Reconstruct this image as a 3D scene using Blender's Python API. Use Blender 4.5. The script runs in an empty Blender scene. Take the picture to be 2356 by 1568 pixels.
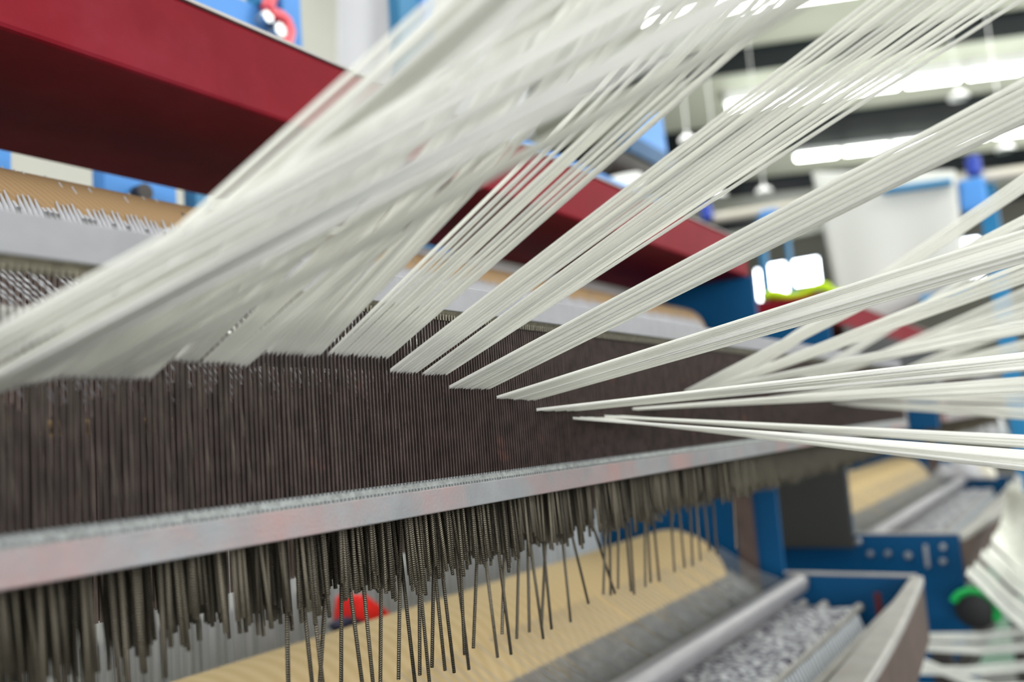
import bpy, bmesh, math, random
from mathutils import Vector, Matrix

random.seed(7)
COL = bpy.context.scene.collection
PI = math.pi

# ------------------------------------------------------------------ camera frame
F, CX, CY = 2000.0, 1178.0, 784.0            # focal length and centre in pixels of the 2356 px frame
CAM = Vector((0, 0, 1.4))
AX = Vector((0.55904, 0.05049, 0.82761))     # world X (along the loom) in camera axes right/down/forward
AY = Vector((-0.82580, 0.12340, 0.55030))
_x = Vector((2529 - CX, 906 - CY, F)).normalized()
_d = Vector((1, -0.075, 0)).cross(_x).normalized()
if _d.y < 0: _d = -_d
_z = -_d
_y = _z.cross(_x)
RX, RY, RZ = _x, _y, _z

def ray(u, v):
    c = Vector((u - CX, v - CY, F))
    return Vector((RX.dot(c), RY.dot(c), RZ.dot(c)))
def at(u, v, ax, val):
    """world point of a sight line on the plane axis = val"""
    d = ray(u, v)
    return CAM + d * ((val - CAM[ax]) / d[ax])
def atd(u, v, depth):
    return CAM + ray(u, v) * (depth / F)
def proj(p):
    q = Vector(p) - CAM
    c = RX * q.x + RY * q.y + RZ * q.z
    return CX + F * c.x / c.z, CY + F * c.y / c.z, c.z

cam_data = bpy.data.cameras.new('camera')
cam = bpy.data.objects.new('camera', cam_data)
COL.objects.link(cam)
def w_of(c): return Vector((RX.dot(c), RY.dot(c), RZ.dot(c)))
right, up, back = w_of(Vector((1, 0, 0))), w_of(Vector((0, -1, 0))), w_of(Vector((0, 0, -1)))
m = Matrix((right, up, back)).transposed().to_4x4()
m.translation = CAM
cam.matrix_world = m
cam_data.sensor_width = 36
cam_data.lens = 36 * F / 2356
cam_data.clip_start = 0.01
cam_data.clip_end = 200
cam_data.dof.use_dof = True
cam_data.dof.focus_distance = 0.57
cam_data.dof.aperture_fstop = 4.0
bpy.context.scene.camera = cam

# ------------------------------------------------------------------ materials
def new_mat(name):
    M = bpy.data.materials.new(name); M.use_nodes = True
    nt = M.node_tree
    b = nt.nodes['Principled BSDF']
    return M, nt, b
def rgba(c): return (c[0], c[1], c[2], 1)
def mat(name, col, rough=.5, metal=0., var=.12, scale=30., bump=0., bscale=200., stain=None, sscale=6., slo=.52, shi=.7, spec=.5, sheen=0.):
    """principled surface with noise in its colour, optional stains of a second colour and a fine bump"""
    M, nt, b = new_mat(name)
    N, L = nt.nodes, nt.links
    tc = N.new('ShaderNodeTexCoord')
    n = N.new('ShaderNodeTexNoise'); n.inputs['Scale'].default_value = scale; n.inputs['Detail'].default_value = 5
    L.new(tc.outputs['Object'], n.inputs['Vector'])
    r = N.new('ShaderNodeValToRGB')
    r.color_ramp.elements[0].position = .3; r.color_ramp.elements[1].position = .7
    r.color_ramp.elements[0].color = rgba([c * (1 - var) for c in col])
    r.color_ramp.elements[1].color = rgba([min(1, c * (1 + var)) for c in col])
    L.new(n.outputs['Fac'], r.inputs['Fac'])
    out = r.outputs['Color']
    if stain:
        n2 = N.new('ShaderNodeTexNoise'); n2.inputs['Scale'].default_value = sscale; n2.inputs['Detail'].default_value = 8
        n2.inputs['Roughness'].default_value = .65
        L.new(tc.outputs['Object'], n2.inputs['Vector'])
        r2 = N.new('ShaderNodeValToRGB')
        r2.color_ramp.elements[0].position = slo; r2.color_ramp.elements[1].position = shi
        r2.color_ramp.elements[0].color = (0, 0, 0, 1); r2.color_ramp.elements[1].color = (1, 1, 1, 1)
        L.new(n2.outputs['Fac'], r2.inputs['Fac'])
        mx = N.new('ShaderNodeMix'); mx.data_type = 'RGBA'
        L.new(r2.outputs['Color'], mx.inputs['Factor'])
        L.new(out, mx.inputs['A']); mx.inputs['B'].default_value = rgba(stain)
        out = mx.outputs['Result']
    L.new(out, b.inputs['Base Color'])
    b.inputs['Roughness'].default_value = rough
    b.inputs['Metallic'].default_value = metal
    b.inputs['Specular IOR Level'].default_value = spec
    b.inputs['Sheen Weight'].default_value = sheen
    if bump:
        n3 = N.new('ShaderNodeTexNoise'); n3.inputs['Scale'].default_value = bscale; n3.inputs['Detail'].default_value = 3
        L.new(tc.outputs['Object'], n3.inputs['Vector'])
        bp = N.new('ShaderNodeBump'); bp.inputs['Strength'].default_value = bump; bp.inputs['Distance'].default_value = .002
        L.new(n3.outputs['Fac'], bp.inputs['Height']); L.new(bp.outputs['Normal'], b.inputs['Normal'])
    return M
def glow(name, col, s):
    M, nt, b = new_mat(name)
    b.inputs['Base Color'].default_value = rgba(col)
    b.inputs['Emission Color'].default_value = rgba(col); b.inputs['Emission Strength'].default_value = s
    return M
def striped(name, c1, c2, period, axis=0, mix_lo=.45, mix_hi=.55, rough=.7, skew=0., dist=.6):
    """threads of colour c2 lying on c1"""
    M, nt, b = new_mat(name)
    N, L = nt.nodes, nt.links
    tc = N.new('ShaderNodeTexCoord')
    mp = N.new('ShaderNodeMapping'); mp.inputs['Rotation'].default_value = (0, skew, 0)
    L.new(tc.outputs['Object'], mp.inputs['Vector'])
    wv = N.new('ShaderNodeTexWave'); wv.wave_type = 'BANDS'; wv.bands_direction = 'XYZ'[axis]
    wv.inputs['Scale'].default_value = 2 * PI / (20 * period); wv.inputs['Distortion'].default_value = dist
    wv.inputs['Detail'].default_value = 2; wv.inputs['Detail Scale'].default_value = .3
    L.new(mp.outputs['Vector'], wv.inputs['Vector'])
    r = N.new('ShaderNodeValToRGB')
    r.color_ramp.elements[0].position = mix_lo; r.color_ramp.elements[1].position = mix_hi
    r.color_ramp.elements[0].color = rgba(c1); r.color_ramp.elements[1].color = rgba(c2)
    L.new(wv.outputs['Fac'], r.inputs['Fac']); L.new(r.outputs['Color'], b.inputs['Base Color'])
    b.inputs['Roughness'].default_value = rough
    return M

M_yarn = mat('white_yarn', (.96, .96, .925), .8, 0, .02, 60, .15, 900)
_nt = M_yarn.node_tree; _b = _nt.nodes['Principled BSDF']; _o = _nt.nodes['Material Output']
_t = _nt.nodes.new('ShaderNodeBsdfTranslucent'); _t.inputs['Color'].default_value = (.985, .985, .955, 1)   # light soaks through loose fibre
_m = _nt.nodes.new('ShaderNodeMixShader'); _m.inputs[0].default_value = .45
_nt.links.new(_b.outputs[0], _m.inputs[1]); _nt.links.new(_t.outputs[0], _m.inputs[2]); _nt.links.new(_m.outputs[0], _o.inputs['Surface'])
M_yarn_far = mat('white_yarn_loose', (.88, .89, .83), .8, 0, .08, 20)
M_alu = mat('dusty_aluminium', (.305, .31, .32), .45, .35, .10, 40, .1, 500, stain=(.45, .26, .24), sscale=9, slo=.46, shi=.72)
M_alu_top = mat('brushed_aluminium', (.295, .295, .32), .45, .35, .06, 60, .08, 500)
M_coil = mat('spacing_coil_metal', (.27, .285, .285), .45, .4, .3, 300)
M_coil_dark = mat('dark_spacing_coil', (.16, .145, .11), .4, .6, .3, 300)  # upper coil, darker and browner than the lower one
M_dent = mat('rusty_reed_steel', (.075, .052, .047), .42, .3, .35, 90, 0, 1, stain=(.24, .10, .08), sscale=34, slo=.60, shi=.8)
M_red = mat('dusty_red_paint', (.185, .007, .015), .55, 0, .12, 14, .12, 1200, stain=(.22, .018, .032), sscale=9, slo=.5, shi=.8, spec=.08)
M_sky = mat('sky_blue_paint', (.02, .20, .42), .45, 0, .06, 8, spec=.2)
M_blue = mat('shaded_blue_paint', (.0015, .062, .165), .45, 0, .08, 8, .05, 300, spec=.15)  # darker copy of the blue, shade on the plates put into the colour
M_blue_light = mat('pale_blue_paint', (.08, .27, .66), .45, 0, .06, 8, spec=.2)  # the blue at its lit tone, for upper rails, posts and brackets
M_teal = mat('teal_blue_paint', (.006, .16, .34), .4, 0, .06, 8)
M_rod = None
M_dark = mat('dark_oily_steel', (.035, .03, .027), .5, .3, .3, 30)
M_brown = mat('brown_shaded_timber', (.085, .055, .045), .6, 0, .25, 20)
M_heald = mat('brown_heald_wire', (.22, .165, .14), .5, .4, .3, 40)
M_chrome = mat('chrome', (.66, .66, .67), .28, .5, .03, 10)
M_brass = mat('brass', (.8, .55, .18), .45, .6, .1, 30)
M_silver = mat('silver_roller_metal', (.33, .32, .335), .42, .55, .05, 30, .05, 300)
M_rail = mat('worn_pale_rail', (.38, .365, .35), .5, .1, .1, 25, .1, 300, stain=(.34, .31, .28), sscale=12, slo=.55, shi=.75)
M_grey = mat('grey_cover_paint', (.036, .036, .033), .6, 0, .06, 6, spec=.15)
M_white = mat('white_sheet_cloth', (.46, .46, .485), .85, 0, .03, 3)
M_paper = mat('white_covering', (.58, .59, .565), .85, 0, .03, 2)
M_plast = mat('white_enamel', (.80, .80, .80), .4, 0, .03, 5)
M_redcloth = mat('bright_red_cloth', (.85, .015, .012), .8, 0, .1, 20)
M_navy = mat('navy_cloth', (.012, .014, .05), .8, 0, .2, 30)
M_hose = mat('red_rubber_hose', (.75, .10, .13), .4, 0, .05, 30)
M_lime = mat('lime_cloth', (.50, .72, .0), .7, 0, .08, 10)
M_green = mat('green_plastic', (.0, .42, .08), .4, 0, .08, 10)
M_black = mat('black_plastic_and_shade', (.006, .006, .006), .5, 0, .2, 10)
M_steel = mat('bolt_steel', (.5, .5, .5), .35, .9, .1, 40)
M_ceil = mat('ceiling_sheet_paint', (.60, .62, .51), .6, 0, .04, .8)
M_joist = mat('dark_joist_paint', (.010, .014, .016), .7, 0, .15, 3, spec=.1)
M_wall = mat('beige_wall_paint', (.44, .435, .395), .7, 0, .04, 1)
M_wall_r = mat('grey_end_wall_paint', (.15, .147, .125), .8, 0, .08, 1)
M_floor = mat('worn_concrete', (.04, .04, .038), .6, 0, .25, 2)
M_aisle = mat('green_floor_paint', (.004, .075, .034), .5, 0, .2, 2)
M_beigerail = mat('beige_creel_rail', (.62, .58, .5), .5, 0, .06, 5)
M_cobalt = mat('cobalt_plastic', (.0, .035, .36), .4, 0, .05, 5)
M_tan = striped('tan_roller_with_thread', (.30, .185, .085), (.35, .235, .125), .0045, 0, .6, .98, .75, .75)
M_yellow = striped('cream_yarn_winding', (.55, .40, .19), (.62, .465, .24), .022, 0, .1, .9, .75, .1, 3)
M_lamp = glow('tube_glow', (.93, 1., .90), 14.)
M_win = glow('daylight_pane', (.95, .97, 1.), 14.)

def rod_material():
    M, nt, b = new_mat('ridged_dark_steel')
    N, L = nt.nodes, nt.links
    tc = N.new('ShaderNodeTexCoord')
    mp = N.new('ShaderNodeMapping'); mp.inputs['Rotation'].default_value = (0, .45, 0)
    L.new(tc.outputs['Object'], mp.inputs['Vector'])
    wv = N.new('ShaderNodeTexWave'); wv.bands_direction = 'Z'
    wv.inputs['Scale'].default_value = 2 * PI / (20 * .0012); wv.inputs['Distortion'].default_value = 1.2
    wv.inputs['Detail'].default_value = 2
    L.new(mp.outputs['Vector'], wv.inputs['Vector'])
    oi = N.new('ShaderNodeObjectInfo')
    r = N.new('ShaderNodeValToRGB')
    r.color_ramp.elements[0].position = .05; r.color_ramp.elements[1].position = .4
    r.color_ramp.elements[0].color = (.03, .025, .02, 1); r.color_ramp.elements[1].color = (.17, .148, .105, 1)
    L.new(wv.outputs['Fac'], r.inputs['Fac'])
    hs = N.new('ShaderNodeHueSaturation')
    ma = N.new('ShaderNodeMapRange'); ma.inputs['To Min'].default_value = .5; ma.inputs['To Max'].default_value = 1.25
    L.new(oi.outputs['Random'], ma.inputs['Value']); L.new(ma.outputs['Result'], hs.inputs['Value'])
    L.new(r.outputs['Color'], hs.inputs['Color']); L.new(hs.outputs['Color'], b.inputs['Base Color'])
    bp = N.new('ShaderNodeBump'); bp.inputs['Strength'].default_value = .5; bp.inputs['Distance'].default_value = .0004
    L.new(wv.outputs['Fac'], bp.inputs['Height']); L.new(bp.outputs['Normal'], b.inputs['Normal'])
    b.inputs['Metallic'].default_value = .65; b.inputs['Roughness'].default_value = .27
    return M
M_rod = rod_material()
def woven_material():
    M, nt, b = new_mat('black_and_white_weave')
    N, L = nt.nodes, nt.links
    tc = N.new('ShaderNodeTexCoord')
    mp = N.new('ShaderNodeMapping'); mp.inputs['Scale'].default_value = (1.6, .75, .75)
    L.new(tc.outputs['Object'], mp.inputs['Vector'])
    n = N.new('ShaderNodeTexNoise'); n.inputs['Scale'].default_value = 105; n.inputs['Detail'].default_value = 7; n.inputs['Roughness'].default_value = .5
    L.new(mp.outputs['Vector'], n.inputs['Vector'])
    r = N.new('ShaderNodeValToRGB')
    r.color_ramp.elements[0].position = .44; r.color_ramp.elements[1].position = .62
    r.color_ramp.elements[0].color = (.05, .045, .075, 1); r.color_ramp.elements[1].color = (.70, .71, .74, 1)
    L.new(n.outputs['Fac'], r.inputs['Fac']); L.new(r.outputs['Color'], b.inputs['Base Color'])
    b.inputs['Roughness'].default_value = .85
    return M
M_weave = woven_material()

# ------------------------------------------------------------------ mesh helpers
class MB:
    def __init__(s): s.bm = bmesh.new()
    def face(s, vs):
        try: s.bm.faces.new(vs)
        except ValueError: pass
    def box(s, x0, x1, y0, y1, z0, z1):
        v = [s.bm.verts.new(p) for p in ((x0,y0,z0),(x1,y0,z0),(x1,y1,z0),(x0,y1,z0),(x0,y0,z1),(x1,y0,z1),(x1,y1,z1),(x0,y1,z1))]
        for f in ((0,3,2,1),(4,5,6,7),(0,1,5,4),(1,2,6,5),(2,3,7,6),(3,0,4,7)): s.face([v[i] for i in f])
        return s
    def obox(s, o, ex, ey, ez):
        """box with a corner at o and edge vectors ex, ey, ez"""
        o, ex, ey, ez = map(Vector, (o, ex, ey, ez))
        P = [o, o+ex, o+ex+ey, o+ey, o+ez, o+ex+ez, o+ex+ey+ez, o+ey+ez]
        v = [s.bm.verts.new(p) for p in P]
        for f in ((0,3,2,1),(4,5,6,7),(0,1,5,4),(1,2,6,5),(2,3,7,6),(3,0,4,7)): s.face([v[i] for i in f])
        return s
    def prism(s, yz, x0, x1):
        """outline in y,z pushed along x"""
        a = [s.bm.verts.new((x0, y, z)) for y, z in yz]; b = [s.bm.verts.new((x1, y, z)) for y, z in yz]
        n = len(yz)
        s.face(a[::-1]); s.face(b)
        for i in range(n): s.face([a[i], a[(i+1) % n], b[(i+1) % n], b[i]])
        return s
    def slab(s, pts, d):
        """flat outline pts (world) thickened by vector d"""
        d = Vector(d)
        a = [s.bm.verts.new(p) for p in pts]; b = [s.bm.verts.new(Vector(p) + d) for p in pts]
        n = len(pts)
        s.face(a[::-1]); s.face(b)
        for i in range(n): s.face([a[i], a[(i+1) % n], b[(i+1) % n], b[i]])
        return s
    def tube(s, pts, r, n=8, flat=1., cap=True):
        pts = [Vector(p) for p in pts]
        rings = []
        for i, p in enumerate(pts):
            t = (pts[min(i+1, len(pts)-1)] - pts[max(i-1, 0)]).normalized()
            e = Vector((0, 0, 1)) if abs(t.z) < .9 else Vector((0, 1, 0))
            a = t.cross(e).normalized(); b = a.cross(t)
            rr = r[i] if isinstance(r, (list, tuple)) else r
            rings.append([s.bm.verts.new(p + a * (rr * math.cos(2*PI*k/n)) + b * (rr * flat * math.sin(2*PI*k/n))) for k in range(n)])
        for A, B in zip(rings, rings[1:]):
            for k in range(n): s.face([A[k], A[(k+1) % n], B[(k+1) % n], B[k]])
        if cap: s.face(rings[0][::-1]); s.face(rings[-1])
        return s
    def lathe(s, profile, origin, axis='Z', n=24):
        """profile of (radius, height) turned about an axis through origin"""
        o = Vector(origin); rings = []
        for r, h in profile:
            ring = []
            for k in range(n):
                c, d = r * math.cos(2*PI*k/n), r * math.sin(2*PI*k/n)
                ring.append(s.bm.verts.new(o + (Vector((c, d, h)) if axis == 'Z' else Vector((h, c, d)))))
            rings.append(ring)
        for A, B in zip(rings, rings[1:]):
            for k in range(n): s.face([A[k], A[(k+1) % n], B[(k+1) % n], B[k]])
        s.face(rings[0][::-1]); s.face(rings[-1])
        return s
    def grid(s, P):
        V = [[s.bm.verts.new(p) for p in row] for row in P]
        for i in range(len(V)-1):
            for j in range(len(V[0])-1): s.face([V[i][j], V[i+1][j], V[i+1][j+1], V[i][j+1]])
        return s
    def mesh(s, name, smooth=True):
        bmesh.ops.recalc_face_normals(s.bm, faces=s.bm.faces)
        me = bpy.data.meshes.new(name); s.bm.to_mesh(me); s.bm.free()
        for p in me.polygons: p.use_smooth = smooth
        return me
    def build(s, name, material, parent=None, smooth=False, bevel=0., solid=0.):
        me = s.mesh(name, smooth); me.materials.append(material)
        o = bpy.data.objects.new(name, me); COL.objects.link(o)
        if smooth:
            md = o.modifiers.new('edges', 'EDGE_SPLIT'); md.split_angle = math.radians(40)
        if solid:
            md = o.modifiers.new('thick', 'SOLIDIFY'); md.thickness = solid
        if bevel:
            md = o.modifiers.new('bevel', 'BEVEL'); md.width = bevel; md.segments = 2; md.limit_method = 'ANGLE'
        if parent is not None:
            o.parent = parent
            q = parent; off = Vector((0, 0, 0))
            while q is not None:
                off += q.location if q.type == 'EMPTY' else Vector((0, 0, 0)); q = q.parent
            o.matrix_parent_inverse = Matrix.Translation(-off) if parent.type == 'EMPTY' else Matrix()
        return o
def tag(o, label=None, cat=None, group=None, kind=None):
    if label: o['label'] = label
    if cat: o['category'] = cat
    if group: o['group'] = group
    if kind: o['kind'] = kind
    return o
def empty(name, loc, label, cat, group=None):
    o = bpy.data.objects.new(name, None); COL.objects.link(o); o.location = loc
    o.empty_display_size = .05
    return tag(o, label, cat, group)

# ------------------------------------------------------------------ the hall
g = Vector((-.422, .9066, 0)); h = Vector((.9066, .422, 0))      # the roof runs at an angle to the looms
ZR = 7.4
def gh(gg, hh, z): return g * gg + h * hh + Vector((0, 0, z))
def bar(mb, h0, h1, z0, z1, g0=-40, g1=30):
    return mb.obox(gh(g0, h0, z0), g * (g1 - g0), h * (h1 - h0), Vector((0, 0, z1 - z0)))
tag(MB().box(-14, 31, -14, 14, -.1, 0).build('floor', M_floor), kind='structure')
tag(MB().box(5.3, 12, -3, 1.6, 0, .003).build('floor_aisle', M_aisle), kind='structure')
tag(bar(MB(), -16, 40, ZR + .10, ZR + .2).build('ceiling', M_ceil), kind='structure')
tag(MB().box(-14, 9, 7.0, 7.15, 0, ZR + .7).build('wall_back', M_wall), kind='structure')
tag(MB().box(9, 31, 14, 14.15, 0, ZR + .7).build('wall_far', M_wall), kind='structure')
tag(MB().box(8.85, 9, 7.15, 14, 0, ZR + .7).build('wall_return', M_wall), kind='structure')
wr = MB().box(30, 30.15, -14, 14.2, 0, ZR + .7).build('wall_right', M_wall_r); tag(wr, kind='structure')
k = 1
for h0, h1 in ((14.2, 15.05), (18.0, 19.9), (22.3, 23.7), (26.6, 28.0)):
    tag(bar(MB(), h0, h1, ZR, ZR + .095).build('trim_%d' % k, M_joist), kind='structure'); k += 1

# windows in the far end wall
def window(n, u0, u1, v0, v1):
    a, b = at(u0, v0, 0, 29.98), at(u1, v1, 0, 29.98)
    y0, y1, z0, z1 = min(a.y, b.y), max(a.y, b.y), min(a.z, b.z), max(a.z, b.z)
    root = bpy.data.objects.new('window_%d' % n, None); COL.objects.link(root); root.location = (29.98, (y0+y1)/2, z0)
    tag(root, kind='structure')
    MB().box(29.95, 29.99, y0, y1, z0, z1).build('window_pane', M_win, root)
    f = MB(); t = .05
    f.box(29.93, 30, y0-t, y0, z0-t, z1+t).box(29.93, 30, y1, y1+t, z0-t, z1+t).box(29.93, 30, y0, y1, z0-t, z0).box(29.93, 30, y0, y1, z1, z1+t)
    f.build('window_frame', M_teal, root)
window(1, 1740, 1754, 622, 690); window(2, 1763, 1814, 612, 680); window(3, 1818, 1888, 604, 648)
window(4, 2212, 2255, 554, 574); window(5, 2222, 2262, 610, 632)

# tube lights in rows under the roof
def strip_light(g0, hh, label, n=1.02, z=ZR - .2):
    o = gh(g0, hh, z)
    root = empty('strip_light', o, label, 'light', 'tube lights under the factory roof')
    MB().obox(gh(g0, hh - .14, z + .092), g * -n, h * .28, Vector((0, 0, .2))).build('light_housing', M_plast, root)
    MB().obox(gh(g0 - .05, hh - .12, z), g * -(n - .10), h * .24, Vector((0, 0, .09))).build('light_tube', M_lamp, root, bevel=.03)
    return root
ORD = ['first', 'second', 'third', 'fourth', 'fifth', 'sixth', 'seventh', 'eighth', 'ninth', 'tenth']
for i in range(6): strip_light(-1.9 - 1.06 * i, 16.2, 'glowing tube light, %s from the left in the middle row under the roof' % ORD[i])
for i in range(7): strip_light(-3.75 - 1.06 * i, 20.1, 'glowing tube light, %s from the left in the farthest row under the roof' % ORD[i])
for i in range(4): strip_light(-.35 - 1.06 * i, 12.2, 'glowing tube light, %s from the left in the row nearest the camera' % ORD[i])

def area(loc, size, power, rot=(0, 0, 0), col=(1, 1, .97)):
    l = bpy.data.lights.new('roof_or_fill_light', 'AREA'); l.shape = 'RECTANGLE'; l.size, l.size_y = size
    l.energy = power; l.color = col
    o = bpy.data.objects.new('roof_or_fill_light', l); COL.objects.link(o); o.location = loc; o.rotation_euler = rot
    return o
LP = 50
for hh in (-4, 0, 4, 8):
    for gg in (-7, -1, 5):
        area(gh(gg, hh, ZR - .25), (.5, 4), LP, (0, 0, math.atan2(g.y, g.x) - PI/2))

def lamp(loc, power):  # point fills added to brighten ceiling and hall, no fitting hangs there
    l = bpy.data.lights.new('hall_fill', 'POINT'); l.energy = power; l.shadow_soft_size = .6; l.color = (.98, 1, .95)
    o = bpy.data.objects.new('hall_fill', l); COL.objects.link(o); o.location = loc
for hh, gs in ((2, (-8, -3, 2)), (8, (-9, -4, 0)), (14.9, (-11, -7, -3)), (21.4, (-13, -9.5, -6))):
    for gg in gs: lamp(gh(gg, hh, ZR - 3.0), 210)
# fill lights added in front and at left to brighten cords and front faces
area((3, -9, 3.2), (20, 3.6), 950, (PI/2, 0, 0), (.97, .98, 1))
area((-10, -3.5, 2.4), (9, 3.4), 1050, (PI/2, 0, -PI/2), (.97, .98, 1))  # second fill, added from the left for the cords
world = bpy.data.worlds.new('daylight'); bpy.context.scene.world = world; world.use_nodes = True
world.node_tree.nodes['Background'].inputs[0].default_value = (.93, .97, 1, 1)
world.node_tree.nodes['Background'].inputs[1].default_value = .7

# white bell lamps hanging under the roof
def bell_lamp(u, v, depth, size, label):
    p = atd(u, v, depth)
    size *= .62
    root = empty('bell_lamp', p, label, 'lamp', 'white bell shaped lamps in the distance')
    s = size
    MB().lathe([(s*.25, s*.55), (s*.5, s*.5), (s*.85, s*.2), (s, -.15*s), (s*.96, -.2*s), (s*.5, .1*s)], p, 'Z', 20).build('lamp_shade', M_plast, root, True)
    MB().lathe([(s*.04, ZR - .02 - p.z), (s*.04, s*1.1), (s*.12, s*1.05), (s*.12, s*.5)], p, 'Z', 10).build('lamp_stem', M_plast, root, True)
bell_lamp(2205, 222, 9, .16, 'white bell lamp hanging between the two long rows of tube lights')
bell_lamp(1758, 440, 9, .14, 'white bell lamp with a stem, below the farthest tube lights')
bell_lamp(1582, 322, 9, .14, 'white bell lamp half hidden by yarn, beside the blue bracket')
bell_lamp(1655, 450, 8, .12, 'small round white lamp just above the red beam end')
bell_lamp(2312, 342, 8, .13, 'small round white lamp above the right blue post')

# ------------------------------------------------------------------ a loom (frame, rollers, tray): built twice along the aisle
XE = 1.9
def loom_frame(dx, label, bz=0.):
    root = empty('loom_frame', (dx + .9, .75, 0), label, 'loom frame', 'loom frames')
    # red box beam across the top
    MB().prism([(.62, bz + 1.7205), (.873, bz + 1.7205), (.873, bz + 1.8015), (.62, bz + 1.8015)], dx - .05, dx + 1.915).build('top_beam', M_red, root, bevel=.004)
    MB().box(dx - .05, dx + 1.915, .618, .64, bz + 1.8015, bz + 1.8045).build('beam_edge_highlight', M_rail, root)  # pale strip paints the highlight along the beam's bare top edge
    # blue end plates
    for x in (-.062, XE):
        MB().prism([(.607, 0), (1.05, 0), (1.05, bz + 1.72), (.607, bz + 1.72)], dx + x, dx + x + .014).build('side_plate', M_blue, root, bevel=.002)
        MB().prism([(.345, .93 if not dx else .85), (.607, .93 if not dx else .85), (.607, 1.067), (.345, 1.067)], dx + x, dx + x + .012).build('tray_end_plate', M_blue, root, bevel=.001)
        MB().box(dx + x - .002, dx + x + .014, .345, .607, 1.0672, 1.0712).build('plate_edge', M_rail, root)
    MB().box(dx + XE - .008, dx + XE, .66, .70, .9, 1.35).build('guide_strip', M_brown, root)
    # front rail with an outer face browned to paint in its shadow and inner ledge
    def bowed(y0, k0, y1, k1, z0, z1, x0=-.06, x1=1.915):
        mb = MB(); rows = []
        for i in range(25):
            w = i / 24; b_ = math.sin(PI * w)
            a_, c_ = y0 - k0 * b_, y1 - k1 * b_
            rows.append([mb.bm.verts.new((dx + x0 + (x1 - x0) * w, y, z)) for y, z in ((a_, z0), (c_, z0), (c_, z1), (a_, z1))])
        for A, B in zip(rows, rows[1:]):
            for q in range(4): mb.face([A[q], A[(q+1) % 4], B[(q+1) % 4], B[q]])
        mb.face(rows[0][::-1]); mb.face(rows[-1])
        return mb
    bowed(.334, .055, .357, .030, 1.05, 1.067).build('front_rail', M_rail, root, bevel=.003)
    bowed(.336, .055, .352, .034, .945, 1.0495).build('rail_shade_face', M_brown, root)
    MB().prism([(.362, 1.028), (.376, 1.028), (.376, 1.036), (.362, 1.036)], dx - .05, dx + 1.9).build('inner_ledge', M_rail, root)
    MB().box(dx - .06, dx + 1.91, .40, .44, .62, .66).build('stretcher', M_dark, root)
    for x in (-.05, 1.87):
        MB().box(dx + x, dx + x + .03, .40, .45, 0, .80).build('leg', M_dark, root)
    return root
LF1 = loom_frame(0, 'nearest loom frame with the red box beam and blue end plates behind the reed')
LF2 = loom_frame(2.6, 'second loom frame beyond the nearest, at the right of the photo', -.055)
# bolts on the second loom's facing end plate
P2 = next(o for o in LF2.children if o.name.startswith('tray_end_plate'))
P1 = [o for o in LF1.children if o.name.startswith('tray_end_plate')][1]
for (u, v, r) in ((1975, 1245, .007), (2003, 1273, .006), (2043, 1272, .006), (2090, 1277, .007), (2170, 1257, .006), (2170, 1290, .006)):
    p = at(u, v, 0, 2.538)
    MB().lathe([(r, -.010), (r * 1.5, -.006), (r * 1.5, .0)], (p.x, p.y, p.z), 'X', 10).build('bolt', M_steel, P2, True)
MB().box(1.898, 1.9, .415, .428, .985, 1.035).build('plate_slot', mat('dark_red_slot', (.12, .004, .008), .5), P1)
a, b = at(2124, 1252, 0, 2.536), at(2140, 1305, 0, 2.536)
MB().box(2.53, 2.538, b.y, a.y, b.z, a.z).build('latch', M_steel, P2, bevel=.002)
# end fittings of the nearest loom: blue rails behind the beam
MB().box(1.30, 2.16, .89, .92, 1.972, 1.992).build('upper_rail', M_blue_light, LF1)
p0, p1 = at(925, 0, 1, 1.1), at(985, 0, 1, 1.1)
pm = at(968, 0, 1, 1.1)
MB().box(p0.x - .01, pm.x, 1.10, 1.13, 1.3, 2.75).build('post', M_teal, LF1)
MB().box(pm.x, p1.x + .006, 1.09, 1.135, 1.3, 2.75).build('post_lit_face', M_blue_light, LF1)  # right face lighter, left darker: light on the post put into the colours
a = at(632, 60, 1, 1.1); b = at(677, 60, 1, 1.1)
MB().box(a.x, b.x, 1.08, 1.12, 1.72, 2.6).build('post', M_blue_light, LF1, bevel=.004)
c = at(440, 0, 1, 1.1); d = at(520, 0, 1, 1.1)
MB().box(.45, a.x + .002, 1.085, 1.115, 1.90, d.z + .005).build('upper_rail', M_blue_light, LF1, bevel=.003)
e0, e1 = at(585, 8, 1, 1.09), at(610, 8, 1, 1.09)
MB().box(e0.x, e1.x, 1.07, 1.11, d.z + .006, d.z + .10).build('junction_box', M_teal, LF1)
for (u, v, r) in ((597, 48, .010), (625, 78, .012)):
    p = at(u, v, 1, 1.083)
    MB().tube([(p.x, 1.085, p.z), (p.x, 1.06, p.z)], r, 12).build('bolt', M_steel, LF1, True)
a, b = at(232, 440, 1, 1.1), at(396, 450, 1, 1.1)
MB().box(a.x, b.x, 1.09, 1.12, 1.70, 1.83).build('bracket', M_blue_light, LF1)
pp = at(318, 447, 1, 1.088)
MB().tube([(pp.x, 1.09, pp.z), (pp.x, 1.07, pp.z)], .012, 14).build('bolt', M_dark, LF1, True)  # dark disc that stands in for a hole in the bracket
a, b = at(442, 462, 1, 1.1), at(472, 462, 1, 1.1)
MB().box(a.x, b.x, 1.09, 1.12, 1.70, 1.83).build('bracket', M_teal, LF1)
b = at(16, 370, 1, 1.1)
MB().box(b.x - .10, b.x, 1.09, 1.12, 1.70, 1.9).build('bracket', M_blue_light, LF1)
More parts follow.
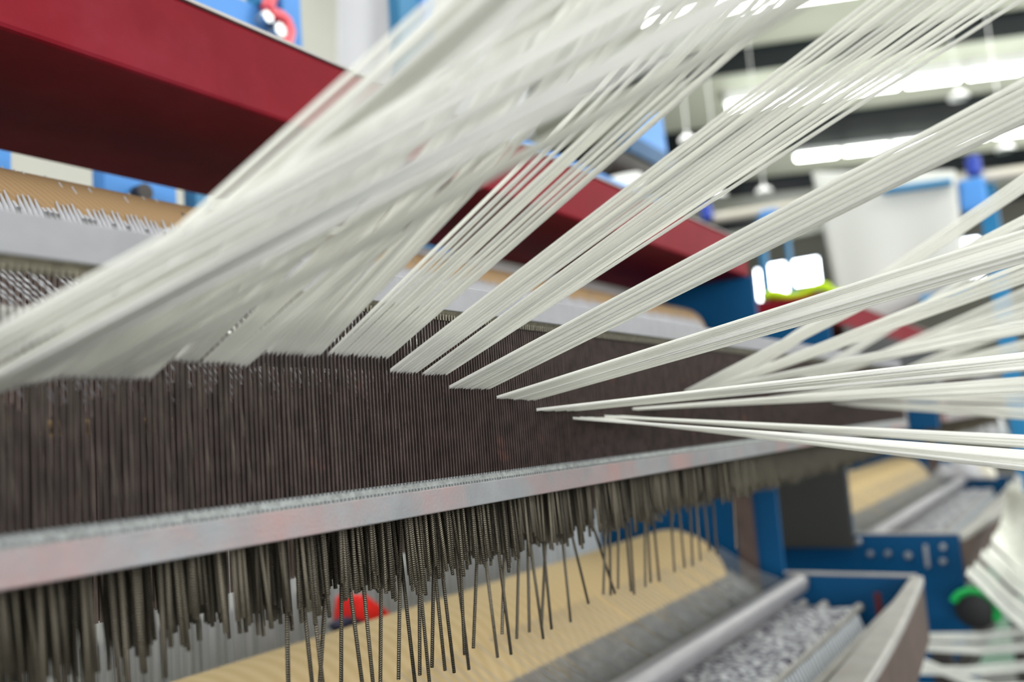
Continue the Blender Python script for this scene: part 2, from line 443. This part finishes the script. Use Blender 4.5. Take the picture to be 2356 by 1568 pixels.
# red hose on the blue post
pts = [at(u, v, 1, 1.066) for u, v in ((626, -30), (622, 0), (613, 20), (628, 32), (645, 38), (660, 52), (666, 72), (661, 92), (652, 115))]
sm = []
for i in range(len(pts) - 1):
    for q in range(4): sm.append(pts[i].lerp(pts[i+1], q / 4))
sm.append(pts[-1])
tag(MB().tube(sm, .011, 10).build('rubber_hose', M_hose, None, True), 'red rubber hose bending across the blue post above the red beam', 'hose')

def upper_roller(dx, label):
    root = empty('upper_roller', (dx + .9, .74, 1.594), label, 'roller', 'upper yarn rollers of the looms')
    MB().lathe([(.03, -.03), (.055, -.03), (.06, -.022), (.06, 1.775), (.055, 1.79), (.03, 1.79), (.03, 1.88)], (dx, .74, 1.594), 'X', 40).build('roller_core', M_tan, root, True)
    arc = MB(); P = []
    for x in (0, 1.78):
        P.append([(dx + x, .74 - .0612 * math.cos(t), 1.594 + .0612 * math.sin(t)) for t in [math.radians(d) for d in range(-70, 24, 6)]])
    n = 400
    for i in range(n):       # the white threads lie side by side, thinning out upwards
        x = dx + 1.77 * i / (n - 1)
        top = 24 + random.uniform(-2, 2) if random.random() < .8 else random.uniform(32, 75)
        arc.tube([(x - .018 * (t + 60) / 90, .74 - .0612 * math.cos(math.radians(t)), 1.594 + .0612 * math.sin(math.radians(t))) for t in (-70, -45, -20, 0, 12, top)], [.0024, .0024, .0024, .0024, .0020, .0005], 5, cap=False)
    arc.build('thread_layer', M_white, root, True)
    return root
upper_roller(0, 'tan yarn roller with white threads, between the red beam and the reed')
upper_roller(2.6, 'tan yarn roller of the second loom, under its red beam')
tag(MB().tube([at(960, 579, 1, .86), at(1492, 690, 1, .86)], .0095, 16).build('white_rod', M_plast, None, True), 'slim white rod above the tan roller and under the red beam', 'rod')

def lower_roller(dx, label):
    root = empty('lower_roller', (dx + .9, .80, 1.06), label, 'roller', 'lower cream yarn rollers of the looms')
    MB().lathe([(.03, -.02), (.11, -.02), (.12, 0), (.12, 1.755), (.112, 1.785), (.085, 1.80), (.03, 1.80)], (dx, .80, 1.06), 'X', 48).build('yarn_winding', M_yellow, root, True)
    MB().lathe([(.025, -.05), (.025, 1.88)], (dx, .80, 1.06), 'X', 16).build('axle', M_dark, root, True)
    return root
lower_roller(0, 'big cream yarn roller below the hanging rods of the nearest loom')
lower_roller(2.6, 'cream yarn roller of the second loom, behind its tray')

def take_up_roller(dx, label):
    root = empty('take_up_roller', (dx + .9, .565, 1.056), label, 'roller', 'silver rollers beside the trays')
    MB().lathe([(.010, -.04), (.019, -.04), (.0207, -.037), (.0207, 1.852), (.019, 1.856), (.010, 1.856), (.010, 1.895)], (dx, .565, 1.056), 'X', 32).build('roller_tube', M_silver, root, True)
    return root
take_up_roller(0, 'polished silver roller at the back edge of the nearest tray')
take_up_roller(2.6, 'silver roller at the back edge of the second tray')

def thread_sheet(dx, label, n=330):
    m_ = MB()
    for i in range(n):
        x = dx + .02 + 1.80 * (i + random.uniform(-.3, .3)) / n
        if random.random() < .12: continue
        if i % 3 == 0: m_.tube([(x - .01, .708, 1.140), (x, .64, 1.092), (x + .004, .585, 1.0705)], .0007, 4, cap=False)
        m_.tube([(x - .012, .69, 1.09), (x + .002, .62, 1.04), (x + .008, .58, 1.0)], .0013, 4, cap=False)
    o = m_.build('thread_sheet', mat('grey_warp_thread', (.27, .275, .27), .8, 0, .2, 40), None, True)
    return tag(o, label, 'thread sheet', 'thread sheets from the lower rollers', 'stuff')
thread_sheet(0, 'sheet of grey threads running from the cream roller to the silver roller')
thread_sheet(2.6, 'sheet of grey threads on the second loom, beside its cream roller', 200)

def cloth(dx, label):
    root = empty('woven_cloth', (dx + .9, .5, 1.0), label, 'cloth', 'patterned cloth in the loom trays')
    prof = [(.585, 1.022), (.565, 1.024), (.545, 1.017), (.521, 1.0225), (.495, 1.0165), (.468, 1.020), (.4525, 1.0225), (.446, 1.012)]
    MB().grid([[(dx - .03 + 1.85 * i / 60, y + .0, z + .0012 * math.sin(i * 1.7 + y * 90)) for y, z in prof] for i in range(61)]).build('woven_top', M_weave, root, True, solid=.001)
    prof2 = [(.446, 1.0118), (.436, .985), (.424, .955), (.412, .925)]
    MB().grid([[(dx - .03 + 1.85 * i / 60, y + .001 * math.sin(i * 2.1), z) for y, z in prof2] for i in range(61)]).build('hanging_flap', striped('cloth_flap_weave', (.13, .15, .19), (.66, .69, .76), .016, 0, .2, .65, .85, 0, 7), root, True, solid=.001)
    return root
cloth(0, 'black and white woven cloth stretched over rods in the nearest tray')
cloth(2.6, 'black and white woven cloth in the second tray')
for dx, w in ((0, 'nearest'), (2.6, 'second')):
    for y, z, t in ((.564, 1.0135, 'closest to the silver roller'), (.521, 1.012, 'in the middle'), (.453, 1.010, 'closest to the front rail')):
        tag(MB().tube([(dx - .04, y, z), (dx + 1.872, y, z)], .0085, 14).build('cloth_rod', M_rail, None, True), 'thin pale rod under the cloth of the %s tray, %s' % (w, t), 'rod', 'cloth rods in the trays')

# grey cover of the second loom
a, b = at(1946, 1040, 0, 2.52), at(1946, 1260, 0, 2.52)
tag(MB().box(2.512, 2.532, .604, .98, b.z, b.z + .34).build('grey_cover', M_grey, None, bevel=.004), 'tall dark grey cover plate between the nearest loom and the second loom', 'cover')

# ------------------------------------------------------------------ reed
def reed(dx, label, x0, x1, pitch):
    root = empty('reed', (dx + 1, .355, 1.43), label, 'reed', 'reeds of the looms')
    MB().prism([(.350, 1.4870), (.364, 1.4870), (.364, 1.5052), (.350, 1.5052)], dx + x0, dx + x1).build('top_rail', M_alu_top, root, bevel=.0008)
    MB().prism([(.350, 1.3572), (.364, 1.3572), (.364, 1.3725), (.350, 1.3725)], dx + x0, dx + x1).build('bottom_rail', M_alu, root, bevel=.0008)
    cs = MB(); cd = MB(); d = MB()
    n = int((x1 - x0) / pitch)
    cs.prism([(.3506, 1.3722), (.3526, 1.3773), (.3565, 1.3773), (.3565, 1.3722)], dx + x0, dx + x1)
    cd.tube([(dx + x0, .3548, 1.4838), (dx + x1, .3548, 1.4838)], .0026, 10)
    cd.prism([(.3512, 1.4872), (.3525, 1.4845), (.358, 1.4845), (.358, 1.4872)], dx + x0, dx + x1)
    for i in range(n):
        x = dx + x0 + pitch * (i + .5) + random.uniform(-.08, .08) * pitch
        t = pitch * .15
        d.box(x - t * .72, x + t * .72, .3535, .3553, 1.370, 1.489)
        cs.box(x - t * 1.6, x + t * 1.6, .3502, .3530, 1.3722, 1.3738)
        cs.box(x - t * 1.5, x + t * 1.5, .3515, .3545, 1.3772, 1.3780)
        cd.box(x - t * 1.6, x + t * 1.6, .3518, .3545, 1.4805, 1.4845)
    dw = d.build('dent_wires', M_dent, root); dw['kind'] = 'stuff'
    cs.build('lower_coil', M_coil, root); cd.build('upper_coil', M_coil_dark, root)
    for x in (x0, x1 - .012):
        MB().box(dx + x, dx + x + .012, .351, .363, 1.372, 1.488).build('end_post', M_alu, root)
    return root
reed(0, 'long steel reed with pale aluminium rails, white cords drawn through its brown wires', -.05, 2.05, .003)
reed(2.62, 'reed of the second loom, far right behind the fanned cords', 0, 1.9, .008)
# small screws on the reed ends
# things behind the reed
hb = MB()
for row, y in enumerate((.560, .568)):
    for i in range(480):
        x = .12 + .004 * i + row * .002
        hb.box(x - .0013, x + .0013, y, y + .001, 1.30, 1.56)
tag(hb.build('heald_wires', M_heald), 'brown heald wires standing in a dense row behind the reed', 'heald wires', None, 'stuff')
tag(MB().box(.08, 1.88, .60, .606, 1.33, 1.53).build('shade_board', M_brown), 'dark brown sheet added as shade behind the heald wires', 'board')  # backing sheet added to paint the dark loom interior
tag(MB().box(2.68, 4.46, .60, .606, 1.33, 1.66).build('shade_board', M_black), 'black sheet added as shade under the red beam of the second loom', 'board')  # black sheet put where the second loom's interior is only in shade
tag(MB().tube([(.0, .402, 1.4645), (1.85, .402, 1.4645)], .0122, 24).build('chrome_bar', M_chrome, None, True), 'shiny chrome bar behind the reed, seen at the left edge', 'bar')
tag(MB().tube([(.0, .425, 1.4215), (1.85, .425, 1.4215)], .004, 14).build('brass_bar', M_brass, None, True), 'thin brass bar glinting between the reed wires at left', 'bar')
tag(MB().tube([(.0, .505, 1.535), (1.85, .505, 1.535)], .008, 14).build('guide_bar', M_dark, None, True), 'dark guide bar behind the top rail of the reed', 'bar')
ws = MB()
for i in range(430):
    x = .02 + 1.78 * (i + random.uniform(-.35, .35)) / 430
    if random.random() < .1: continue
    ws.tube([(x - .02, .500, 1.527), (x, .445, 1.475), (x + .006, .41, 1.432)], .0008, 4, cap=False)
    ws.tube([(x - .026, .685, 1.566), (x - .02, .505, 1.5437)], .0006, 4, cap=False)
tag(ws.build('warp_threads', M_white, None, True), 'fine white warp threads slanting down behind the reed at the left', 'threads', None, 'stuff')

# ------------------------------------------------------------------ hanging ridged rods
def rod_mesh(name, L):
    r = .00125
    mb = MB().lathe([(r * .8, 0), (r, .0003), (r, L), (r * .8, L)], (0, 0, 0), 'Z', 10)
    me = mb.mesh(name); me.materials.append(M_rod)
    return me
R_SHORT, R_LONG = rod_mesh('short_rod', .13), rod_mesh('long_rod', .22)
def hang(mesh, bottom, tilt_x, tilt_y):
    o = bpy.data.objects.new('hanging_rod', mesh); COL.objects.link(o)
    ax = Vector((-tilt_x, tilt_y, 1)).normalized()
    q = Vector((0, 0, 1)).rotation_difference(ax)
    o.rotation_mode = 'QUATERNION'
    o.rotation_quaternion = q @ Matrix.Rotation(random.uniform(0, 6.28), 3, 'Z').to_quaternion()
    o.location = bottom
    return o
def short_len(x):
    return .042 + (.005 if x < .25 else 0) + .004 * math.sin(x * 61) + .006 * math.sin(math.floor(x * 90) * 2.3) + random.uniform(-.004, .004)
ZB = 1.3572
gaps_px = (232, 540, 682, 934, 1374)
ZONES = [(660, 'short dark ridged rod in the cluster left of every long hanging rod', 'short rods left of the long ones'),
         (905, 'short dark ridged rod hanging near the bright red cloth', 'short rods near the red cloth'),
         (1240, 'short dark ridged rod hanging above the middle of the cream roller', 'short rods above the roller middle'),
         (1370, 'short dark ridged rod just left of the bright gap among the rods', 'short rods left of the bright gap'),
         (9999, 'short dark ridged rod to the right of the bright gap, near the blue plates', 'short rods right of the bright gap')]
x = .150; ns = 0
while ns < 262 and x < 1.15:
    y = random.choice((.371, .376, .381)) + random.uniform(-.0015, .0015)
    zb = ZB - short_len(x) + (y - .371) * .3
    tx = random.gauss(.055, .028)
    u, v, _ = proj((x, y, zb))
    if not any(abs(u - q) < 9 - q * .003 for q in gaps_px):
        o = hang(R_SHORT, (x, y, zb), tx, random.gauss(0, .01))
        for um, lb, gr in ZONES:
            if u < um: tag(o, lb, 'rod', gr); break
        ns += 1
    x += .0029 + .0013 * random.random() + (.0012 if x > .7 else 0)
# the long ones that hang far below the others: (u at the bottom, v at the bottom, lean in the picture)
LONGS = [(664, 1600, .02), (722, 1610, .10), (748, 1620, .11), (734, 1600, -.06), (785, 1610, .0), (837, 1600, .13), (862, 1610, .10), (875, 1600, -.01),
         (917, 1563, -.01), (957, 1590, .11), (966, 1553, .0), (990, 1590, .10), (994, 1535, -.02), (1024, 1542, .10), (1045, 1547, .12), (1069, 1506, .05),
         (1079, 1540, .11), (1089, 1491, -.03), (1145, 1512, .12), (1155, 1459, -.03), (1176, 1505, .12), (1189, 1469, -.02), (1218, 1454, .02),
         (1250, 1469, .14), (1246, 1440, -.05), (1269, 1447, .10), (1313, 1430, .10), (1354, 1388, .24), (1415, 1365, .32), (1388, 1367, -.04), (1405, 1369, .02),
         (1422, 1354, .0), (1452, 1360, .08), (1459, 1367, .06), (1485, 1350, .02), (1497, 1340, .06), (1517, 1337, .1), (1552, 1316, .06), (1575, 1306, .1),
         (1594, 1302, .05), (1612, 1290, .08), (1632, 1268, .1), (1650, 1276, .08), (1694, 1262, .06)]
rods = []
for (u, v, lean) in LONGS:
    y = random.uniform(.386, .404)
    b = at(u, v, 1, y)
    t = at(u - lean * 150, v - 150, 1, y)
    dv = (b - t); tx = dv.x / -dv.z
    rods.append((u, hang(R_LONG, b, tx, random.gauss(0, .006))))
rods.sort(key=lambda r: r[0])
for i, (u, o) in enumerate(rods):
    n = i + 1
    s = '%d%s' % (n, 'th' if 10 < n % 100 < 14 else {1: 'st', 2: 'nd', 3: 'rd'}.get(n % 10, 'th'))
    w = 'long dark rod hanging below the rest, %s long one from the left' % s
    tag(o, w, 'rod', 'long rods under the reed')
# the rows behind, too many to tell apart
rc = MB()
def rod_in(mb, x, y, zb, tx, L=.12):
    mb.tube([(x, y, zb), (x - tx * L, y, zb + L)], .00125, 6)
for y in (.388, .396, .405, .414):
    x = .16 + random.random() * .003
    while x < 1.85:
        if random.random() < .9:
            z = ZB - short_len(x) + random.uniform(-.004, .004)
            u, v, _ = proj((x, y, z))
            if not any(abs(u - q) < 10 - q * .003 for q in gaps_px): rod_in(rc, x, y, z, random.gauss(.05, .03))
        x += .0034 + random.random() * .0012
for y in (.371, .378):
    x = 1.0 + random.random() * .003
    while x < 1.87:
        rod_in(rc, x, y, ZB - short_len(x), random.gauss(.05, .03)); x += .0042 + random.random() * .001
tag(rc.build('rod_curtain', M_rod, None, True), 'dense rows of short dark rods behind the front row under the reed', 'rods', None, 'stuff')
# the second loom's rods, seen small
rc = MB()
for i in range(260):
    x = 2.66 + 1.75 * i / 260
    rod_in(rc, x, .38 + .012 * (i % 3), ZB - .04 - random.random() * (.07 if i % 6 == 0 else .012), random.gauss(.04, .03))
tag(rc.build('rod_curtain', M_rod, None, True), 'small dark rods hanging above the second cream roller', 'rods', None, 'stuff')

# ------------------------------------------------------------------ white cords
YD = .3562
def bundle(label, s0, s1, n, e0, e1, ze, r=.00135, jit=.25, gap=0., ext=2.3, name='cord_bundle', y=YD):
    """n cords leave the reed between pixels s0..s1 and run to the line e0..e1 at depth ze"""
    p = at((s0[0]+s1[0])/2, (s0[1]+s1[1])/2, 1, y)
    root = empty(name, p, label, 'cord bundle', 'white cord bundles leaving the reed')
    for i in range(n):
        t = i / max(1, n - 1)
        tj = t + random.uniform(-1, 1) * jit / n
        a = at(s0[0] + (s1[0]-s0[0]) * t, s0[1] + (s1[1]-s0[1]) * t + random.uniform(-1, 1), 1, y)
        b = atd(e0[0] + (e1[0]-e0[0]) * tj, e0[1] + (e1[1]-e0[1]) * tj, ze * random.uniform(.985, 1.015))
        b = a + (b - a) * ext
        mid = (a + b) / 2 - Vector((0, 0, .0008 * random.random()))
        MB().tube([a, mid, b], r * random.uniform(.92, 1.1), 8, .8).build('cord', M_yarn, root, True)
    return root
bundle('lowest wide white ribbon of cords running to the right edge, dipping slightly downward', (1312, 961), (1386, 961), 10, (2356, 1037), (2356, 1080), .60)
bundle('narrow white ribbon of cords just above the lowest ribbon at right', (1386, 958), (1442, 958), 7, (2356, 1003), (2356, 1027), .68)
bundle('flat white ribbon of cords rising gently rightward from the reed centre', (1228, 943), (1326, 942), 12, (2356, 812), (2356, 846), .58)
bundle('slim white cord ribbon almost level, starting in the dark middle of the reed', (1450, 941), (1506, 938), 7, (2356, 868), (2356, 900), .76)
bundle('wide white ribbon of cords leaving the reed second to the right of centre, rising moderately', (1138, 916), (1222, 920), 14, (2356, 530), (2356, 600), .50)
bundle('widest white ribbon of cords rising steeply from the reed centre to upper right', (1030, 892), (1118, 895), 15, (2356, 183), (2356, 282), .46, jit=.5)
bundle('white ribbon of cords with one loose lower strand, ending at the top right corner', (970, 863), (1020, 862), 10, (2140, 0), (2335, 0), .46, jit=.5)
bundle('narrow group of white cords left of the ribbon to the top right corner', (892, 857), (950, 859), 8, (2008, 0), (2130, 0), .45, jit=.4)
bundle('sharp row of separate white cords with gaps, rising past the red beam', (754, 818), (885, 825), 13, (1585, 0), (1820, 0), .42, jit=.9, r=.00128)
bundle('small group of four white cords left of the sharp separate row', (695, 820), (728, 820), 4, (1440, 0), (1505, 0), .37)
bundle('group of white cords left of the small group of four', (612, 815), (688, 817), 8, (1300, 0), (1440, 0), .35, jit=.8)
bundle('three white cords close together at a step in the reed', (536, 842), (560, 843), 3, (1500, 0), (1570, 0), .36)
bundle('blurred group of white cords left of the three close cords', (463, 837), (528, 839), 6, (1330, 0), (1490, 0), .33, jit=.8)
bundle('small blurred group of white cords beside a dark slit in the reed', (401, 831), (446, 833), 6, (1180, 0), (1290, 0), .31, jit=.8)
bundle('blurred white cords starting at the lowest corner of the left step', (258, 870), (336, 872), 7, (1090, 0), (1250, 0), .29, jit=.8)
bundle('broad blurred band of white cords on the left part of the reed', (128, 868), (255, 868), 9, (1040, 0), (1230, 0), .28, jit=.9)
bundle('blurred white cords starting beside the left edge, running steeply upward', (0, 898), (120, 872), 6, (1000, 0), (1150, 0), .28, jit=.9)
bundle('blurred white cords from beyond the left edge, crossing toward the top centre', (-120, 905), (-10, 900), 5, (1250, 50), (1350, 150), .27, jit=.9)
bundle('uppermost low-angled blurred white cords entering from the left edge', (-270, 900), (-150, 900), 5, (1180, 100), (1220, 180), .27, jit=.9)
bundle('lower low-angled blurred white cords entering from the left edge', (-100, 912), (-10, 905), 6, (1160, 225), (1215, 292), .27, jit=.9)
bundle('blurred white cords in front of the red beam middle, rising at a medium slope', (190, 870), (280, 871), 4, (1290, 205), (1345, 275), .30, jit=1.2)
# the fan at the far end of the reed
bundle('white ribbon of cords rising gently to the right edge under the wide upper ribbons', (1590, 903), (1640, 900), 6, (2356, 738), (2356, 765), .80)
bundle('white ribbon of cords crossing diagonally from the far reed', (1572, 902), (1612, 898), 6, (2356, 495), (2356, 522), .72)
bundle('steepest white ribbon of cords in the far fan, reaching the right edge highest', (1640, 893), (1690, 885), 7, (2356, 402), (2356, 440), .80)
bundle('middle white ribbon of cords in the far fan', (1610, 901), (1660, 895), 7, (2356, 604), (2356, 648), .76)
bundle('thin crossing white ribbon of cords starting near the end of the top rail', (1850, 868), (1885, 862), 5, (2356, 548), (2356, 572), 1.15)
bundle('second thin crossing white ribbon of cords near the reed end', (1885, 872), (1915, 868), 6, (2356, 662), (2356, 696), 1.15)
bundle('third thin crossing white ribbon of cords near the reed end', (1800, 884), (1835, 880), 6, (2356, 700), (2356, 728), 1.0)
bundle('nearly level thin white ribbon of cords above the blue post foot', (1905, 895), (1940, 890), 6, (2356, 782), (2356, 808), 1.2)
bundle('white ribbon of cords at the far reed end, dipping slightly to the right edge', (1912, 924), (1966, 932), 7, (2356, 936), (2356, 962), 1.15)
bundle('white ribbon of cords at the far reed end, level with the rail end', (1890, 914), (1945, 914), 6, (2356, 903), (2356, 926), 1.2)

bundle('thin white ribbon of cords spreading just above the level ribbons at right', (1765, 917), (1805, 914), 6, (2356, 822), (2356, 850), .98)
bundle('pale thin ribbon of cords rising from the dark end of the far reed', (1950, 905), (1985, 902), 6, (2356, 725), (2356, 752), 1.3)

# loose cords of the second loom, below right
def loose(label, pts_a, pts_b, n, r=.006):
    root = empty('cord_bundle', pts_a[0], label, 'cord bundle', 'white cord bundles of the second loom')
    for i in range(n):
        t = i / max(1, n - 1)
        a = pts_a[0].lerp(pts_a[1], t); b = pts_b[0].lerp(pts_b[1], min(1, max(0, t + random.uniform(-.05, .05))))
        MB().tube([a, (a + b) / 2 - Vector((0, 0, .012)), b + (b - a) * .7], r, 6, .5).build('cord', M_yarn_far, root, True)
    return root
ORD += ['eleventh']
ORD += ['twelfth', 'thirteenth']
for i in range(11):
    t = i / 10
    ua, va = 2322 - 92 * t + 22 * math.sin(PI * t), 1112 + 200 * t + random.uniform(-8, 8)
    ve = 1122 + 330 * t + random.uniform(-22, 22)
    loose('pale cord ribbon fanning out from the second loom rail, %s from the top' % ORD[i],
          (at(ua, va, 1, .275), at(ua - 5, va + 17, 1, .275)), (atd(2400, ve, 2.1), atd(2400, ve + random.uniform(18, 44), 2.1)), 9, .0028)
for i, (ua, va, ub, vb) in enumerate(((2122, 1456, 2400, 1428), (2106, 1478, 2400, 1466), (2088, 1500, 2400, 1604), (2064, 1532, 2400, 1510), (2046, 1574, 2400, 1562))):
    loose('pale cord ribbon low at bottom right, %s from the top at its left end' % ORD[i],
          (atd(ua, va, 2.3), atd(ua, va + 17, 2.3)), (atd(ub, vb, 2.1), atd(ub, vb + 22, 2.1)), 8, .0026)

# ------------------------------------------------------------------ things around and behind the looms
def drape(name, corners, mt, label, cat, wav=.02, n=18, thick=.004):
    """hanging sheet between four world corners (top left, top right, bottom right, bottom left)"""
    tl, tr, br, bl = map(Vector, corners)
    nrm = (tr - tl).cross(bl - tl).normalized()
    P = []
    for i in range(n + 1):
        t = i / n
        P.append([(tl.lerp(tr, t)).lerp(bl.lerp(br, t), s / 6) + nrm * (wav * math.sin(t * 11 + s * .3) * (.4 + s / 8)) for s in range(7)])
    o = MB().grid(P).build(name, mt, None, True, solid=thick)
    return tag(o, label, cat)
drape('white_sheet', (at(778, -120, 1, 2.2), at(928, -120, 1, 2.2), at(940, 330, 1, 2.2), at(786, 330, 1, 2.2)), M_white, 'white sheet hanging left of the tall blue post above the red beam', 'sheet')
drape('white_sheet', (at(975, -200, 1, 2.0), at(1140, -200, 1, 2.0), at(1228, 318, 1, 2.0), at(1000, 330, 1, 2.0)), M_white, 'white sheet hanging right of the tall blue post, partly behind cords', 'sheet')
drape('white_covering', (at(1868, 395, 0, 4.6), at(2198, 392, 0, 4.6), at(2225, 640, 0, 4.6), at(1945, 780, 0, 4.6)), M_paper, 'large white covering hung from the creel rail, right of centre', 'sheet', .012)
# creel with blue posts beyond the second loom
cr = empty('creel_frame', (4.75, .6, 0), 'blue and beige creel frame that carries the large white covering', 'creel')
a, b = at(1640, 502, 0, 4.7), at(2420, 385, 0, 4.7)
MB().tube([a, b], .032, 12).build('top_rail', M_beigerail, cr, True)
for (u, w, v0) in ((2245, 40, 400), (1740, 11, 480), (1800, 6, 480)):
    p = at(u, v0, 0, 4.8); q = at(u + w, v0, 0, 4.8)
    MB().box(4.78, 4.84, min(p.y, q.y), max(p.y, q.y), 0, p.z).build('post', M_sky, cr)
a, b = at(2030, 440, 0, 4.55), at(2190, 418, 0, 4.55)
MB().tube([a, b], .018, 10).build('blue_rail', M_sky, cr, True)
a, b = at(2120, 690, 0, 4.5), at(2240, 672, 0, 4.5)
MB().tube([a, b], .02, 10).build('blue_rail', M_sky, cr, True)
a, b = at(2200, 415, 0, 4.6), at(2275, 480, 0, 4.6)
MB().box(4.6, 4.64, b.y, a.y, b.z, a.z).build('bracket', M_blue_light, cr, bevel=.02)
for u, v in ((2240, 382), (1625, 488)):
    p = at(u, v, 0, 4.65)
    MB().lathe([(.02, -.05), (.034, -.04), (.034, .04), (.02, .05)], p, 'Z', 14).build('end_cap', M_cobalt, cr, True)
a, b = at(1745, 485, 0, 4.6), at(1790, 520, 0, 4.6)
MB().box(4.6, 4.64, b.y, a.y, b.z, a.z).build('bracket', M_blue_light, cr, bevel=.01)

# blue bracket with a drum behind the right half of the red beam
br_ = empty('drum_bracket', at(1480, 380, 1, 1.3), 'blue bracket holding a dark drum, above the right half of the red beam', 'bracket')
Y_ = 1.3
pts = [at(u, v, 1, Y_) for u, v in ((1440, 352), (1535, 352), (1522, 262), (1506, 262))]
MB().slab(pts, (0, .03, 0)).build('bracket_plate', M_blue_light, br_)
a, b = at(1425, 352, 1, Y_), at(1537, 372, 1, Y_)
MB().box(a.x, b.x, Y_ - .04, Y_, b.z, a.z).build('bracket_arm', M_blue, br_)
p = at(1512, 352, 1, Y_)
MB().box(p.x - .02, p.x + .02, Y_, Y_ + .04, 0, p.z).build('bracket_post', M_blue, br_)
a = at(1380, 392, 1, Y_); b = at(1500, 400, 1, Y_)
MB().lathe([(.02, 0), (.055, 0), (.06, .01), (.06, b.x - a.x - .01), (.05, b.x - a.x), (.02, b.x - a.x)], (a.x, Y_, (a.z + b.z) / 2), 'X', 24).build('drum', M_dark, br_, True)
pts = [at(u, v, 1, 1.15) for u, v in ((1400, 412), (1440, 398), (1475, 392), (1492, 410), (1490, 436), (1470, 450), (1420, 430))]
tag(MB().slab(pts, (0, .06, 0)).build('white_bag', M_plast, None, bevel=.015), 'white bag lying behind the red beam, below the blue bracket', 'bag')

# lime cloth on the second red beam
tl = [(2.545 + .02, .873, 1.806), (2.545 + .02, .62, 1.806)]
P = []
for i in range(13):
    t = i / 12
    P.append([(2.56 + .16 * s, .80 - .20 * t, 1.752 + .018 + .010 * math.sin(t * 9 + s * 4)) for s in (0, .33, .66, 1)])
tag(MB().grid(P).build('lime_cloth', M_lime, None, True, solid=.02), 'bright lime green cloth lying on the second loom red beam', 'cloth')

# red cloth and navy patch on the far side of the cream roller
def blob(name, pts, y, d, mt, label, cat):
    P = [at(u, v, 1, y) for u, v in pts]
    return tag(MB().slab(P, (0, d, 0)).build(name, mt, None, bevel=.006), label, cat)
blob('red_cloth', ((818, 1448), (824, 1372), (846, 1366), (870, 1385), (905, 1410), (902, 1428), (860, 1446)), .95, .05, M_redcloth, 'bright red cloth behind the cream roller, between the hanging rods', 'cloth')
blob('navy_cloth', ((780, 1440), (812, 1418), (846, 1428), (840, 1450), (800, 1462)), .945, .03, M_navy, 'small navy cloth beside the bright red cloth', 'cloth')
# pale warp sheet far behind the lower roller
bw = MB()
for i in range(420):
    x = -.1 + 2.4 * i / 420
    bw.tube([(x, 1.18, .01), (x + random.uniform(-.01, .01), 1.2, 1.45)], .0027 * random.uniform(.5, 1.1), 4, cap=False)
tag(bw.build('back_warp', mat('pale_grey_warp', (.62, .65, .68), .8, 0, .1, 10), None, True), 'pale grey upright warp threads behind the cream roller', 'threads', None, 'stuff')

# green arched cover below the second loom tray
gb = empty('green_cover', at(2240, 1440, 0, 2.45), 'green arched cover over a black opening, under the second loom at lower right', 'cover')
c = at(2243, 1402, 0, 2.45)
MB().lathe([(.02, .10), (.046, .09), (.046, .0), (.03, -.004)], c, 'X', 28).build('dark_housing', M_black, gb, True)
ring = [c + Vector((-.004, .050 * math.cos(t), .046 * math.sin(t))) for t in [math.radians(a) for a in range(25, 215, 8)]]
MB().tube(ring, .0095, 10).build('arch_rim', M_green, gb, True)
# white cloths lying on the far side of the second tray
def heap(name, u, v, x, sx, sy, sz, mt, label, cat):
    p = at(u, v, 0, x)
    P = []
    for i in range(13):
        row = []
        for j in range(9):
            a, b = i / 12 * 2 - 1, j / 8 * 2 - 1
            hgt = max(0, 1 - a * a) * max(0, 1 - b * b)
            row.append((p.x + b * sx, p.y + a * sy, p.z + sz * (hgt ** .6) * (1 + .25 * math.sin(a * 7 + b * 5))))
        P.append(row)
    return tag(MB().grid(P).build(name, mt, None, True, solid=.012), label, cat)
heap('white_cloth', 2205, 1098, 4.53, .06, .11, .09, M_white, 'crumpled white cloth on the far end plate of the second loom', 'cloth')
heap('grey_cloth', 2262, 1098, 4.54, .05, .06, .06, M_beigerail, 'small grey cloth beside the crumpled white cloth', 'cloth')
heap('white_bag', 2250, 1010, 4.9, .07, .14, .16, M_plast, 'white bag seen between the lowest cord ribbons at right', 'bag')
# third loom corner, blue plate past the reed end
a, b = at(2085, 925, 0, 2.3), at(2160, 985, 0, 2.3)
tag(MB().box(2.3, 2.32, b.y, a.y, b.z, a.z).build('blue_plate', M_blue, None, bevel=.003), 'small blue plate just past the end of the reed', 'plate')

# ------------------------------------------------------------------ look
sc = bpy.context.scene
sc.view_settings.view_transform = 'Standard'
sc.view_settings.look = 'None'
sc.view_settings.exposure = -0.15
sc.view_settings.gamma = 1.0
sc.view_settings.use_curve_mapping = False
sc.cycles.use_denoising = True
sc.cycles.max_bounces = 8
sc.cycles.caustics_reflective = False
sc.cycles.caustics_refractive = False
sc.cycles.use_adaptive_sampling = True
sc.cycles.adaptive_threshold = .03
